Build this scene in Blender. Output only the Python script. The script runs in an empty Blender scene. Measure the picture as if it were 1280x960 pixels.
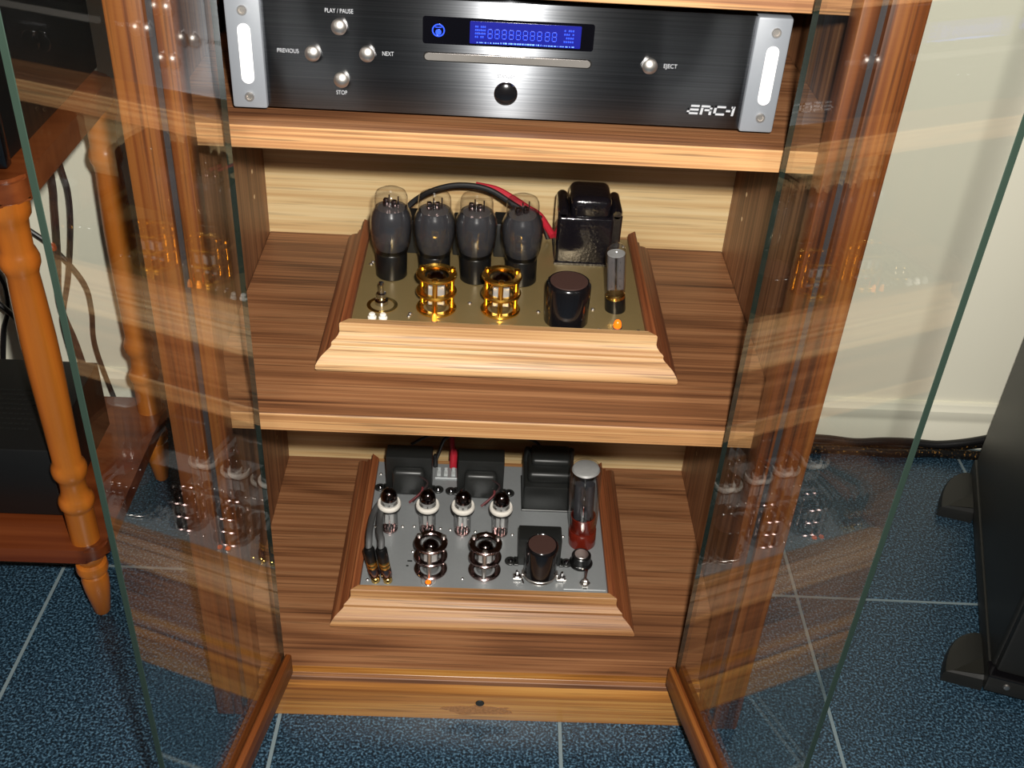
import bpy, bmesh, math, random
from mathutils import Vector, Matrix
random.seed(7)
S = bpy.context.scene
COL = S.collection
PI = math.pi

# ------------------------------------------------------------------ camera
CAM = Vector((-0.01844, -0.82163, 1.07014))
yaw, pitch, roll, FPX = 0.03941, -0.61030, 0.06315, 1344.35
fw = Vector((math.sin(yaw)*math.cos(pitch), math.cos(yaw)*math.cos(pitch), math.sin(pitch)))
rt = Vector((math.cos(yaw), -math.sin(yaw), 0))
up = rt.cross(fw)
rr = rt*math.cos(roll)+up*math.sin(roll)
uu = up*math.cos(roll)-rt*math.sin(roll)
cd = bpy.data.cameras.new('camera'); cam = bpy.data.objects.new('camera', cd); COL.objects.link(cam)
cd.sensor_width = 36; cd.lens = FPX/1280*36; cd.clip_start = 0.02
M = Matrix((rr, uu, -fw)).transposed().to_4x4(); M.translation = CAM
cam.matrix_world = M
S.camera = cam
# ------------------------------------------------------------------ light
W = bpy.data.worlds.new('world'); S.world = W; W.use_nodes = True
W.node_tree.nodes['Background'].inputs[0].default_value = (1.0, 0.93, 0.82, 1)
W.node_tree.nodes['Background'].inputs[1].default_value = 0.06
fl = bpy.data.lights.new('camera_flash', 'POINT'); fl.energy = 95; fl.shadow_soft_size = 0.015; fl.color = (1.0, 0.965, 0.90)
flo = bpy.data.objects.new('camera_flash', fl); COL.objects.link(flo)
flo.location = CAM+rr*0.035+uu*0.055-fw*0.005
vs = S.view_settings
vs.view_transform = 'Standard'; vs.look = 'None'; vs.gamma = 1; vs.exposure = 0.0; vs.use_curve_mapping = False
try:
    S.cycles.transparent_max_bounces = 24
    S.cycles.max_bounces = 10
except Exception:
    pass

# ------------------------------------------------------------------ materials
MATS = {}
def srgb(r, g, b):
    f = lambda c: (c/255/12.92) if c/255 <= .04045 else ((c/255+.055)/1.055)**2.4
    return (f(r), f(g), f(b), 1)
def newmat(name):
    m = bpy.data.materials.new(name); m.use_nodes = True; MATS[name] = m
    return m, m.node_tree.nodes, m.node_tree.links, m.node_tree.nodes['Principled BSDF']
def plain(name, col, rough=.5, metal=0, spec=.5, noise=0.0, nscale=60, coat=0, aniso=0, emit=None, es=0, bump=0.0):
    m, n, l, p = newmat(name)
    p.inputs['Base Color'].default_value = col
    p.inputs['Roughness'].default_value = rough; p.inputs['Metallic'].default_value = metal
    p.inputs['Specular IOR Level'].default_value = spec
    p.inputs['Coat Weight'].default_value = coat
    if emit: p.inputs['Emission Color'].default_value = emit; p.inputs['Emission Strength'].default_value = es
    tc = n.new('ShaderNodeTexCoord'); nz = n.new('ShaderNodeTexNoise'); nz.inputs['Scale'].default_value = nscale; nz.inputs['Detail'].default_value = 5
    l.new(tc.outputs['Object'], nz.inputs['Vector'])
    if noise:
        mx = n.new('ShaderNodeMix'); mx.data_type = 'RGBA'
        mx.inputs[6].default_value = tuple(c*(1-noise) for c in col[:3])+(1,); mx.inputs[7].default_value = tuple(min(1, c*(1+noise)) for c in col[:3])+(1,)
        l.new(nz.outputs['Fac'], mx.inputs[0]); l.new(mx.outputs[2], p.inputs['Base Color'])
    if bump:
        b = n.new('ShaderNodeBump'); b.inputs['Strength'].default_value = bump; b.inputs['Distance'].default_value = .001
        l.new(nz.outputs['Fac'], b.inputs['Height']); l.new(b.outputs['Normal'], p.inputs['Normal'])
    return m
def wood(name, light, mid, dark, axis='x', rough=.42, rings=9.0, cross=34.0, coat=0.15, pores=.5, k=.66):
    """streaked grain running along one axis, with wavy cathedral rings and fine dark pores"""
    light, mid, dark = (tuple(c*k for c in q[:3])+(1,) for q in (light, mid, dark))
    m, n, l, p = newmat(name)
    tc = n.new('ShaderNodeTexCoord')
    ai = 'xyz'.index(axis)
    def mapped(along, across, off=0):
        mp = n.new('ShaderNodeMapping'); s = [across]*3; s[ai] = along
        mp.inputs['Scale'].default_value = s; mp.inputs['Location'].default_value = (off, off*1.7, off*.6)
        l.new(tc.outputs['Object'], mp.inputs['Vector']); return mp
    def noise(mp, sc=1, det=3, dist=0):
        z = n.new('ShaderNodeTexNoise'); z.inputs['Scale'].default_value = sc; z.inputs['Detail'].default_value = det
        z.inputs['Distortion'].default_value = dist; l.new(mp.outputs[0], z.inputs['Vector']); return z
    def math_(op, a, b=None):
        k = n.new('ShaderNodeMath'); k.operation = op
        for i, v in enumerate((a, b)):
            if v is None: continue
            if isinstance(v, (int, float)): k.inputs[i].default_value = v
            else: l.new(v, k.inputs[i])
        return k.outputs[0]
    base = noise(mapped(.9, 6.5, 3.1), 1, 2, .25)
    ring = math_('SINE', math_('MULTIPLY', base.outputs['Fac'], rings*6.28))
    ring = math_('POWER', math_('ADD', math_('MULTIPLY', ring, .5), .5), 1.6)
    streak = noise(mapped(2.0, cross*2.4, 1.3), 1, 4)
    por = noise(mapped(8, 380, .4), 1, 3)
    fine = noise(mapped(1.6, cross*5.5, 2.2), 1, 3)
    f = math_('ADD', math_('MULTIPLY', ring, .13), math_('ADD', math_('MULTIPLY', streak.outputs['Fac'], .30), math_('MULTIPLY', fine.outputs['Fac'], .60)))
    cr = n.new('ShaderNodeValToRGB'); e = cr.color_ramp.elements
    e[0].position = .38; e[0].color = light; e[1].position = .68; e[1].color = dark
    em = e.new(.5); em.color = mid
    l.new(f, cr.inputs[0])
    pr = n.new('ShaderNodeValToRGB'); q = pr.color_ramp.elements
    q[0].position = .33; q[0].color = (1-pores,)*3+(1,); q[1].position = .46; q[1].color = (1, 1, 1, 1)
    l.new(por.outputs['Fac'], pr.inputs[0])
    mx = n.new('ShaderNodeMix'); mx.data_type = 'RGBA'; mx.blend_type = 'MULTIPLY'; mx.inputs[0].default_value = .8
    l.new(cr.outputs[0], mx.inputs[6]); l.new(pr.outputs[0], mx.inputs[7]); l.new(mx.outputs[2], p.inputs['Base Color'])
    p.inputs['Roughness'].default_value = rough; p.inputs['Coat Weight'].default_value = coat; p.inputs['Coat Roughness'].default_value = .25
    b = n.new('ShaderNodeBump'); b.inputs['Strength'].default_value = .12; b.inputs['Distance'].default_value = .0006
    l.new(pr.outputs[0], b.inputs['Height']); l.new(b.outputs['Normal'], p.inputs['Normal'])
    return m
def thin_glass(name, tint=(1, 1, 1, 1), ior=1.5, rough=0.0, refl=(1, 1, 1, 1), body=None, bodyfac=0.0, rim=None):
    """clear sheet or bulb wall: passes light straight on, reflects by Fresnel on each face"""
    m, n, l, p = newmat(name); n.remove(p); out = n['Material Output']
    tr = n.new('ShaderNodeBsdfTransparent'); tr.inputs[0].default_value = tint
    gl = n.new('ShaderNodeBsdfGlossy'); gl.inputs['Roughness'].default_value = rough; gl.inputs[0].default_value = refl
    fr = n.new('ShaderNodeFresnel'); g = n.new('ShaderNodeNewGeometry')
    mr = n.new('ShaderNodeMapRange'); mr.inputs['To Min'].default_value = ior; mr.inputs['To Max'].default_value = 1/ior
    l.new(g.outputs['Backfacing'], mr.inputs['Value']); l.new(mr.outputs[0], fr.inputs['IOR'])
    src = tr.outputs[0]
    if rim:      # absorption grows with the length of the path through the wall
        lw = n.new('ShaderNodeLayerWeight'); lw.inputs[0].default_value = .5
        pw = n.new('ShaderNodeMath'); pw.operation = 'POWER'; pw.inputs[1].default_value = 4.0; l.new(lw.outputs['Facing'], pw.inputs[0])
        mc = n.new('ShaderNodeMix'); mc.data_type = 'RGBA'; mc.inputs[6].default_value = tint; mc.inputs[7].default_value = rim
        l.new(pw.outputs[0], mc.inputs[0]); l.new(mc.outputs[2], tr.inputs[0])
    if body:
        df = n.new('ShaderNodeBsdfDiffuse'); df.inputs[0].default_value = body
        mb = n.new('ShaderNodeMixShader'); mb.inputs[0].default_value = bodyfac
        l.new(tr.outputs[0], mb.inputs[1]); l.new(df.outputs[0], mb.inputs[2]); src = mb.outputs[0]
    mx = n.new('ShaderNodeMixShader'); l.new(fr.outputs[0], mx.inputs[0]); l.new(src, mx.inputs[1]); l.new(gl.outputs[0], mx.inputs[2])
    l.new(mx.outputs[0], out.inputs['Surface']); return m

for ax in 'xyz':
    wood('walnut_'+ax, srgb(182, 128, 86), srgb(158, 104, 66), srgb(100, 60, 36), ax, rough=.5, rings=7, cross=44, pores=.5, coat=.05, k=.62)
    wood('oak_pale_'+ax, srgb(238, 212, 162), srgb(230, 198, 144), srgb(206, 166, 112), ax, rough=.5, rings=5, cross=40, pores=.3, coat=.05, k=.68)
    wood('oak_amp_'+ax, srgb(230, 190, 138), srgb(216, 170, 116), srgb(176, 124, 76), ax, rough=.55, rings=4, cross=70, coat=.05, pores=.6)
    wood('oak_tan_'+ax, srgb(216, 164, 108), srgb(196, 140, 86), srgb(150, 96, 54), ax, rough=.55, rings=4, cross=70, coat=.05, pores=.6, k=.62)
    wood('oak_red_'+ax, srgb(196, 124, 76), srgb(172, 98, 56), srgb(124, 64, 34), ax, rough=.5, rings=4, cross=60, coat=.05, pores=.5, k=.55)  # redder oak for side rails, with their shade darkened into the colour
    wood('oak_stile_'+ax, srgb(198, 118, 50), srgb(166, 88, 32), srgb(84, 40, 14), ax, rough=.45, rings=6, cross=36, coat=.1, pores=.5, k=.36)
    wood('oak_edge_'+ax, srgb(222, 172, 116), srgb(202, 146, 92), srgb(146, 94, 54), ax, rough=.55, rings=4, cross=80, coat=.05, pores=.6, k=.58)
    wood('oak_gold_'+ax, srgb(212, 154, 80), srgb(190, 126, 58), srgb(132, 78, 34), ax, rough=.35, rings=5, cross=50, coat=.5, pores=.5, k=.64)
    wood('maple_'+ax, srgb(208, 122, 42), srgb(198, 110, 36), srgb(176, 90, 26), ax, rough=.25, rings=2, cross=8, coat=.5, pores=.06, k=.8)
    wood('cherry_'+ax, srgb(150, 80, 40), srgb(136, 68, 32), srgb(108, 48, 20), ax, rough=.3, rings=2, cross=10, coat=.4, pores=.06, k=.7)
plain('groove_dark', srgb(46, 42, 44), .6)
plain('wall_paint', srgb(244, 240, 220), .7, noise=.02, nscale=3)
plain('baseboard_paint', srgb(246, 242, 222), .45, noise=.015, nscale=5)
plain('grout', srgb(112, 126, 130), .7, noise=.1, nscale=80)
plain('black_box', srgb(12, 12, 12), .45, noise=.1)
plain('black_gloss', srgb(14, 13, 15), .16, noise=.1, coat=.4)
plain('black_lacquer', srgb(16, 14, 18), .12, noise=.2, nscale=300, bump=.5, coat=.6)
plain('black_matt', srgb(20, 21, 20), .5, noise=.15)
plain('black_lamination', srgb(26, 27, 26), .42, noise=.15, nscale=200)
plain('bobbin_tape', srgb(36, 37, 36), .38, noise=.1)
plain('bakelite', srgb(13, 13, 13), .28, noise=.05)
plain('speaker_black', srgb(19, 19, 17), .5, noise=.15, nscale=120)
plain('cap_top', srgb(62, 40, 34), .6, noise=.12, nscale=300)
plain('cable_black', srgb(22, 21, 22), .4, noise=.05)
plain('cable_brown', srgb(44, 32, 32), .4, noise=.05)
plain('cable_grey', srgb(74, 74, 74), .6, noise=.08, nscale=600)
plain('cable_red', srgb(170, 34, 48), .4, noise=.05)
plain('wire_maroon', srgb(92, 30, 34), .4, noise=.05)
plain('white_ceramic', srgb(226, 220, 210), .35, noise=.02)
plain('chrome', srgb(200, 196, 196), .08, metal=1, noise=.02)
plain('dark_chrome', srgb(158, 136, 134), .2, metal=1, noise=.03)
plain('steel', srgb(214, 208, 202), .36, metal=1, noise=.05)
plain('gold', srgb(255, 196, 84), .24, metal=1, noise=.04)
plain('brass', srgb(228, 190, 110), .22, metal=1, noise=.05)
plain('zinc_plate', srgb(146, 149, 150), .4, metal=.35, noise=.05, nscale=220)
plain('gold_plate', srgb(136, 117, 78), .3, metal=.4, noise=.05, nscale=150)
plain('anode_dark', srgb(56, 56, 60), .42, metal=.3, noise=.2, nscale=150)
plain('anode_grey', srgb(178, 178, 176), .4, metal=.4, noise=.15, nscale=200)
plain('getter', srgb(92, 70, 66), .1, metal=1, noise=.1, nscale=120)
plain('getter_silver', srgb(150, 150, 152), .14, metal=1, noise=.1, nscale=200)
plain('mica', srgb(78, 74, 73), .25, spec=.6, noise=.1)
plain('amber_base', srgb(96, 26, 14), .25, noise=.12, nscale=300, coat=.5)
plain('tab_black', srgb(30, 31, 30), .4, noise=.1)
plain('silver_panel', srgb(114, 118, 124), .5, metal=.1, noise=.02)
plain('white_plastic', srgb(252, 252, 250), .35, noise=.01, emit=(1, 1, 1, 1), es=0.0)
plain('print_white', srgb(150, 152, 156), .5, noise=.02)
plain('print_faint', srgb(104, 104, 108), .5, noise=.02)
plain('display_black', srgb(4, 4, 8), .12, noise=.02)
plain('display_blue', srgb(2, 4, 50), .3, noise=.1, nscale=300, emit=srgb(2, 20, 190), es=.55)
plain('display_seg', srgb(30, 60, 200), .3, noise=.02, emit=srgb(50, 92, 235), es=.5)
plain('display_bright', srgb(60, 110, 255), .3, noise=.02, emit=srgb(120, 165, 255), es=1.4)
plain('slot_tray', srgb(120, 116, 112), .4, metal=.6, noise=.06, nscale=200)
plain('led_orange', srgb(255, 90, 20), .2, noise=.02, emit=srgb(255, 120, 16), es=1.0)
plain('heater_glow', srgb(255, 160, 60), .3, noise=.02, emit=srgb(255, 130, 30), es=1.3)
plain('clear_plastic', srgb(170, 174, 174), .2, noise=.03)
plain('residue', srgb(150, 104, 62), .3, noise=.55, nscale=330, bump=1.0)
plain('hole_pale', srgb(200, 168, 126), .5, noise=.1)
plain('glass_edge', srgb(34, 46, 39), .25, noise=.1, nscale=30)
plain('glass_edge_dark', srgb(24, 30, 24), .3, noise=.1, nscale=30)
thin_glass('door_glass', (.992, 1, .994, 1), 1.5)
thin_glass('tube_glass', (.97, .97, .97, 1), 1.55, rough=.1, rim=(.22, .19, .17, 1))
thin_glass('smoke_coat', (.42, .42, .44, 1), 1.45, rough=.18, body=srgb(64, 64, 68), bodyfac=.5)
thin_glass('getter_coat', (.25, .22, .2, 1), 2.2, rough=.03, refl=srgb(170, 140, 126), body=srgb(50, 34, 30), bodyfac=.5)
# black cable sleeve with brassy glints in the braid
m, n, l, p = newmat('cable_braid')
tc = n.new('ShaderNodeTexCoord'); nz = n.new('ShaderNodeTexNoise'); nz.inputs['Scale'].default_value = 260; nz.inputs['Detail'].default_value = 2
cr = n.new('ShaderNodeValToRGB'); e = cr.color_ramp.elements
e[0].position = .60; e[0].color = srgb(14, 13, 13); e[1].position = .72; e[1].color = srgb(150, 108, 52)
l.new(tc.outputs['Object'], nz.inputs['Vector']); l.new(nz.outputs['Fac'], cr.inputs[0]); l.new(cr.outputs[0], p.inputs['Base Color']); p.inputs['Roughness'].default_value = .35
# speckled blue-grey floor tile
m, n, l, p = newmat('tile_blue')
tc = n.new('ShaderNodeTexCoord'); g = n.new('ShaderNodeNewGeometry')
na = n.new('ShaderNodeTexNoise'); na.inputs['Scale'].default_value = 340; na.inputs['Detail'].default_value = 3
nb = n.new('ShaderNodeTexNoise'); nb.inputs['Scale'].default_value = 6; nb.inputs['Detail'].default_value = 3
l.new(g.outputs['Position'], na.inputs['Vector']); l.new(g.outputs['Position'], nb.inputs['Vector'])
cr = n.new('ShaderNodeValToRGB'); e = cr.color_ramp.elements
e[0].position = .38; e[0].color = srgb(14, 26, 34); e[1].position = .66; e[1].color = srgb(88, 122, 144)
k = e.new(.52); k.color = srgb(36, 60, 78)
l.new(na.outputs['Fac'], cr.inputs[0])
mx = n.new('ShaderNodeMix'); mx.data_type = 'RGBA'; mx.blend_type = 'MULTIPLY'; mx.inputs[0].default_value = .35
l.new(cr.outputs[0], mx.inputs[6]); l.new(nb.outputs['Fac'], mx.inputs[7]); l.new(mx.outputs[2], p.inputs['Base Color'])
p.inputs['Roughness'].default_value = .33
b = n.new('ShaderNodeBump'); b.inputs['Strength'].default_value = .15; b.inputs['Distance'].default_value = .0005
l.new(na.outputs['Fac'], b.inputs['Height']); l.new(b.outputs['Normal'], p.inputs['Normal'])
# horizontally brushed dark aluminium
m, n, l, p = newmat('brushed_black')
tc = n.new('ShaderNodeTexCoord'); mp = n.new('ShaderNodeMapping'); mp.inputs['Scale'].default_value = (6, 6, 900)
nz = n.new('ShaderNodeTexNoise'); nz.inputs['Scale'].default_value = 1; nz.inputs['Detail'].default_value = 4
l.new(tc.outputs['Object'], mp.inputs[0]); l.new(mp.outputs[0], nz.inputs['Vector'])
cr = n.new('ShaderNodeValToRGB'); e = cr.color_ramp.elements
e[0].position = .3; e[0].color = srgb(92, 94, 98); e[1].position = .75; e[1].color = srgb(116, 118, 122)
l.new(nz.outputs['Fac'], cr.inputs[0]); l.new(cr.outputs[0], p.inputs['Base Color'])
p.inputs['Metallic'].default_value = 1; p.inputs['Roughness'].default_value = .33; p.inputs['Anisotropic'].default_value = .98
p.inputs['Anisotropic Rotation'].default_value = 0.25
tn = n.new('ShaderNodeTangent'); tn.direction_type = 'RADIAL'; tn.axis = 'Z'; l.new(tn.outputs[0], p.inputs['Tangent'])

# ------------------------------------------------------------------ mesh helpers
ORG = {}
def V(*a): return Vector(a)
def obj(name, bm, mats, parent=None, origin=None, ang=35, smooth=True):
    po = ORG.get(parent.name, V(0, 0, 0)) if parent else V(0, 0, 0)
    og = Vector(origin) if origin is not None else po.copy()
    bmesh.ops.recalc_face_normals(bm, faces=bm.faces)
    me = bpy.data.meshes.new(name); bm.to_mesh(me); bm.free()
    me.transform(Matrix.Translation(-og))
    if isinstance(mats, str): mats = [mats]
    for q in mats: me.materials.append(MATS[q])
    if smooth:
        for f in me.polygons: f.use_smooth = True
        me.set_sharp_from_angle(angle=math.radians(ang))
    o = bpy.data.objects.new(name, me); COL.objects.link(o)
    if parent: o.parent = parent
    o.location = og-po; ORG[o.name] = og
    return o
def thing(name, label, cat, loc, group=None):
    o = bpy.data.objects.new(name, None); o.empty_display_size = .05; COL.objects.link(o); o.location = loc; ORG[o.name] = Vector(loc)
    return tag(o, label, cat, group)
def tag(o, label, cat, group=None, kind=None):
    o['label'] = label; o['category'] = cat
    if group: o['group'] = group
    if kind: o['kind'] = kind
    return o
def copy_tree(o, parent, origin):
    c = o.copy(); COL.objects.link(c); c.parent = parent
    og = Vector(origin); ORG[c.name] = og; c.location = og-(ORG[parent.name] if parent else V(0, 0, 0))
    for ch in list(o.children):
        d = ch.copy(); COL.objects.link(d); d.parent = c; d.location = ch.location
    return c
def B(): return bmesh.new()
def box(bm, x0, x1, y0, y1, z0, z1, bev=0.0, seg=2, mi=0, mat=None):
    t = bmesh.new(); bmesh.ops.create_cube(t, size=1)
    for v in t.verts: v.co = V(x0+(v.co.x+.5)*(x1-x0), y0+(v.co.y+.5)*(y1-y0), z0+(v.co.z+.5)*(z1-z0))
    if bev: bmesh.ops.bevel(t, geom=t.edges[:], offset=bev, segments=seg, profile=.5, affect='EDGES')
    if mat is not None: bmesh.ops.transform(t, matrix=mat, verts=t.verts)
    join(bm, t, mi); return bm
def join(bm, t, mi=0):
    vm = {v: bm.verts.new(v.co) for v in t.verts}
    for f in t.faces:
        try:
            g = bm.faces.new([vm[v] for v in f.verts]); g.material_index = mi
        except ValueError: pass
    t.free()
def lathe(bm, prof, c, seg=28, mi=0, axis='z', mat=None):
    """prof: list of (radius, height)"""
    t = bmesh.new(); rows = []
    for r, h in prof:
        if r < 1e-6: rows.append([t.verts.new((0, 0, h))])
        else: rows.append([t.verts.new((r*math.cos(2*PI*i/seg), r*math.sin(2*PI*i/seg), h)) for i in range(seg)])
    for a, b in zip(rows, rows[1:]):
        for i in range(seg):
            j = (i+1) % seg
            if len(a) == 1 and len(b) == 1: continue
            if len(a) == 1: t.faces.new((a[0], b[i], b[j]))
            elif len(b) == 1: t.faces.new((a[i], a[j], b[0]))
            else: t.faces.new((a[i], a[j], b[j], b[i]))
    R = Matrix.Identity(4)
    if axis == 'y': R = Matrix.Rotation(PI/2, 4, 'X')      # height runs to -y (towards the viewer side)
    if axis == 'x': R = Matrix.Rotation(PI/2, 4, 'Y')
    if mat is not None: R = mat @ R
    bmesh.ops.transform(t, matrix=Matrix.Translation(Vector(c)) @ R, verts=t.verts)
    join(bm, t, mi); return bm
def ringprof(ro, ri, z0, z1, b=.0006):
    return [(ri, z0), (ro-b, z0), (ro, z0+b), (ro, z1-b), (ro-b, z1), (ri+b, z1), (ri, z1-b), (ri, z0)]
def cyl(bm, c, r, h, bev=.001, seg=28, mi=0, axis='z'):
    return lathe(bm, [(0, 0), (r-bev, 0), (r, bev), (r, h-bev), (r-bev, h), (0, h)], c, seg, mi, axis)
def catmull(P, n=8):
    P = [Vector(q) for q in P]; Q = [P[0]*2-P[1]]+P+[P[-1]*2-P[-2]]; out = []
    for i in range(1, len(Q)-2):
        a, b, c, d = Q[i-1:i+3]
        for k in range(n):
            t = k/n
            out.append(.5*((2*b)+(c-a)*t+(2*a-5*b+4*c-d)*t*t+(3*b-a-3*c+d)*t**3))
    out.append(P[-1]); return out
def tube(bm, P, r, seg=10, smooth=8, mi=0):
    pts = catmull(P, smooth) if smooth else [Vector(q) for q in P]
    rows = []; prev = None
    for i, q in enumerate(pts):
        d = (pts[min(i+1, len(pts)-1)]-pts[max(i-1, 0)]).normalized()
        if prev is None: s = d.orthogonal().normalized()
        else:
            s = prev-d*prev.dot(d)
            s = s.normalized() if s.length > 1e-6 else d.orthogonal().normalized()
        prev = s; u = d.cross(s)
        rad = r[0]+(r[1]-r[0])*i/(len(pts)-1) if isinstance(r, tuple) else r
        rows.append([bm.verts.new(q+(s*math.cos(2*PI*k/seg)+u*math.sin(2*PI*k/seg))*rad) for k in range(seg)])
    for a, b in zip(rows, rows[1:]):
        for k in range(seg):
            f = bm.faces.new((a[k], a[(k+1) % seg], b[(k+1) % seg], b[k])); f.material_index = mi
    bm.faces.new(rows[0][::-1]).material_index = mi; bm.faces.new(rows[-1]).material_index = mi
    return bm
def prism(bm, poly, y0, y1, mi=0):
    """polygon in x,z extruded along y"""
    a = [bm.verts.new((x, y0, z)) for x, z in poly]; b = [bm.verts.new((x, y1, z)) for x, z in poly]
    n = len(poly)
    bm.faces.new(a).material_index = mi; bm.faces.new(b[::-1]).material_index = mi
    for i in range(n): bm.faces.new((a[i], b[i], b[(i+1) % n], a[(i+1) % n])).material_index = mi
    return bm
def pill(cx, cz, w, h, seg=10):
    r = min(w, h)/2; pts = []
    if h > w:
        for i in range(seg+1): t = PI*i/seg; pts.append((cx+r*math.cos(t), cz+h/2-r+r*math.sin(t)))
        for i in range(seg+1): t = PI+PI*i/seg; pts.append((cx+r*math.cos(t), cz-h/2+r+r*math.sin(t)))
    else:
        for i in range(seg+1): t = -PI/2+PI*i/seg; pts.append((cx+w/2-r+r*math.cos(t), cz+r*math.sin(t)))
        for i in range(seg+1): t = PI/2+PI*i/seg; pts.append((cx-w/2+r+r*math.cos(t), cz+r*math.sin(t)))
    return pts
def rrect(x0, x1, z0, z1, r, seg=5):
    pts = []
    for cx, cz, a in ((x1-r, z1-r, 0), (x0+r, z1-r, PI/2), (x0+r, z0+r, PI), (x1-r, z0+r, 1.5*PI)):
        for i in range(seg+1): t = a+PI/2*i/seg; pts.append((cx+r*math.cos(t), cz+r*math.sin(t)))
    return pts
def lettering(name, s, x, y, z, size, mat, parent, width=None, shear=0, bold=0):
    """flat print standing on a front face (reads along +x, up +z), centred on x,z"""
    c = bpy.data.curves.new(name, 'FONT'); c.body = s; c.size = size; c.align_x = 'CENTER'; c.align_y = 'CENTER'
    c.extrude = .0001; c.shear = shear; c.offset = bold
    t = bpy.data.objects.new(name, c); COL.objects.link(t)
    bpy.context.view_layer.update()
    me = bpy.data.meshes.new_from_object(t.evaluated_get(bpy.context.evaluated_depsgraph_get()))
    bpy.data.objects.remove(t); bpy.data.curves.remove(c)
    xs = [v.co.x for v in me.vertices]; w = max(xs)-min(xs); k = (width/w) if width else 1
    po = ORG[parent.name]
    me.transform(Matrix.Translation(-((max(xs)+min(xs))/2)*V(1, 0, 0)))
    me.transform(Matrix(((k, 0, 0, 0), (0, 0, -1, 0), (0, 1, 0, 0), (0, 0, 0, 1))))
    me.materials.clear(); me.materials.append(MATS[mat])
    o = bpy.data.objects.new(name, me); COL.objects.link(o); o.parent = parent; o.location = V(x, y, z)-po; ORG[o.name] = V(x, y, z)
    return o
def structure(o): o['kind'] = 'structure'; return o

# ================================================================== the setting
GS, GX, GY, GR = .3343, -.2342, .2345, -.0135
bm = B(); box(bm, -1.9, 1.9, -2.2, .60, -.06, -.0012)
floor = structure(obj('floor', bm, 'grout'))
bm = B(); h = GS/2-.0022; box(bm, -h, h, -h, h, -.02, 0, .0008, 1)
t0 = obj('tile', bm, 'tile_blue', floor)
tmesh = t0.data; first = True
R2 = lambda a, b: (GX+math.cos(GR)*a-math.sin(GR)*b, GY+math.sin(GR)*a+math.cos(GR)*b)
for i in range(-5, 5):
    for j in range(-7, 1):
        x, y = R2((i+.5)*GS, (j+.5)*GS)
        o = t0 if first else t0.copy()
        if not first: COL.objects.link(o); o.parent = floor
        first = False
        o.location = (x, y, random.uniform(-.0003, 0)); o.rotation_euler = (0, 0, GR)
bm = B(); box(bm, -1.9, 1.9, .587, .68, -.05, 2.4); structure(obj('wall_back', bm, 'wall_paint'))
bm = B()
prof = [(.587, -.01), (.575, -.01), (.575, .044), (.577, .048), (.5765, .055), (.5745, .060), (.5745, .072), (.578, .076), (.5795, .082), (.583, .0845), (.587, .085)]
A = [[bm.verts.new((x, y, z)) for y, z in prof] for x in (-1.9, 1.9)]
for i in range(len(prof)-1): bm.faces.new((A[0][i], A[0][i+1], A[1][i+1], A[1][i]))
structure(obj('baseboard_back', bm, 'baseboard_paint'))

# ================================================================== the audio cabinet
WO, WI, SO, DB = .2586, .290, .3095, .4126
ZA, ZB, ZC, ZD, TOPZ = .858, .7252, .4287, .0622, 1.26
RY = .0275
cab = thing('audio_cabinet', 'tall oak audio cabinet with open glass doors, shelves of equipment inside', 'cabinet', (0, .2, 0))
for s in (-1, 1):
    bm = B(); a, b = sorted((s*WI, s*SO)); box(bm, a, b, RY, DB+.012, 0, TOPZ, .001, 1); sp = obj('side_panel', bm, 'walnut_z', cab)
    for zz in (.1485, .181, .508, .540, .573):
        bm = B(); lathe(bm, [(.0014, 0), (.0028, 0), (.0030, .0004), (.0014, .0006)], (s*WI, .345, zz), 10, axis='x', mat=Matrix.Rotation(PI if s > 0 else 0, 4, 'Z')); obj('shelf_pin_hole', bm, 'hole_pale', sp)
    # front stile: two oak strips with a dark groove between
    bm = B(); a, b = sorted((s*WO, s*(WO+.0148))); box(bm, a, b, 0, RY, 0, TOPZ, .0018, 2); obj('stile_strip', bm, 'oak_stile_z', cab)
    bm = B(); a, b = sorted((s*(WO+.0140), s*(WO+.0215))); box(bm, a, b, .005, RY, 0, TOPZ); obj('stile_groove', bm, 'groove_dark', cab)
    bm = B(); a, b = sorted((s*(WO+.0207), s*(SO+.001))); box(bm, a, b, -.001, RY, 0, TOPZ, .003, 2); obj('stile_strip', bm, 'oak_stile_z', cab)
bm = B(); box(bm, -WI, WI, DB, DB+.010, .02, TOPZ-.01); obj('back_panel', bm, 'oak_pale_x', cab)
bm = B(); box(bm, -SO-.01, SO+.01, -.012, DB+.02, TOPZ-.002, TOPZ+.022, .004, 2); obj('top_panel', bm, 'oak_stile_x', cab)
for z, t, em in ((1.06, .0197, 'oak_edge_x'), (ZA, .0197, 'oak_edge_x'), (ZB, .0197, 'oak_edge_x'), (ZC, .020, 'oak_edge_x')):
    bm = B(); box(bm, -WI+.0005, WI-.0005, RY+.001, DB, z-t, z, .0006, 1); sh = obj('shelf', bm, 'walnut_x', cab)
    bm = B(); box(bm, -WI+.0005, WI-.0005, RY-.0004, RY+.0016, z-t, z+.0001, .0006, 1); obj('edge_band', bm, em, sh)
bm = B(); box(bm, -WI, WI, .009, DB, ZD-.019, ZD, .0006, 1); obj('bottom_deck', bm, 'walnut_x', cab)
bm = B()   # plinth board: its top front edge is eased
pp = [(.0036, 0), (.0036, .0425), (.0044, .0460), (.0075, .0530), (.0120, .0598), (.0150, .0624), (.024, .0624), (.024, 0)]
A = [[bm.verts.new((x, y, z)) for y, z in pp] for x in (-WO-.001, WO+.001)]
bm.faces.new(A[0]); bm.faces.new(A[1][::-1])
for i in range(len(pp)): bm.faces.new((A[0][i], A[1][i], A[1][(i+1) % len(pp)], A[0][(i+1) % len(pp)]))
pl = obj('plinth_board', bm, 'oak_gold_x', cab)
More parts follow.
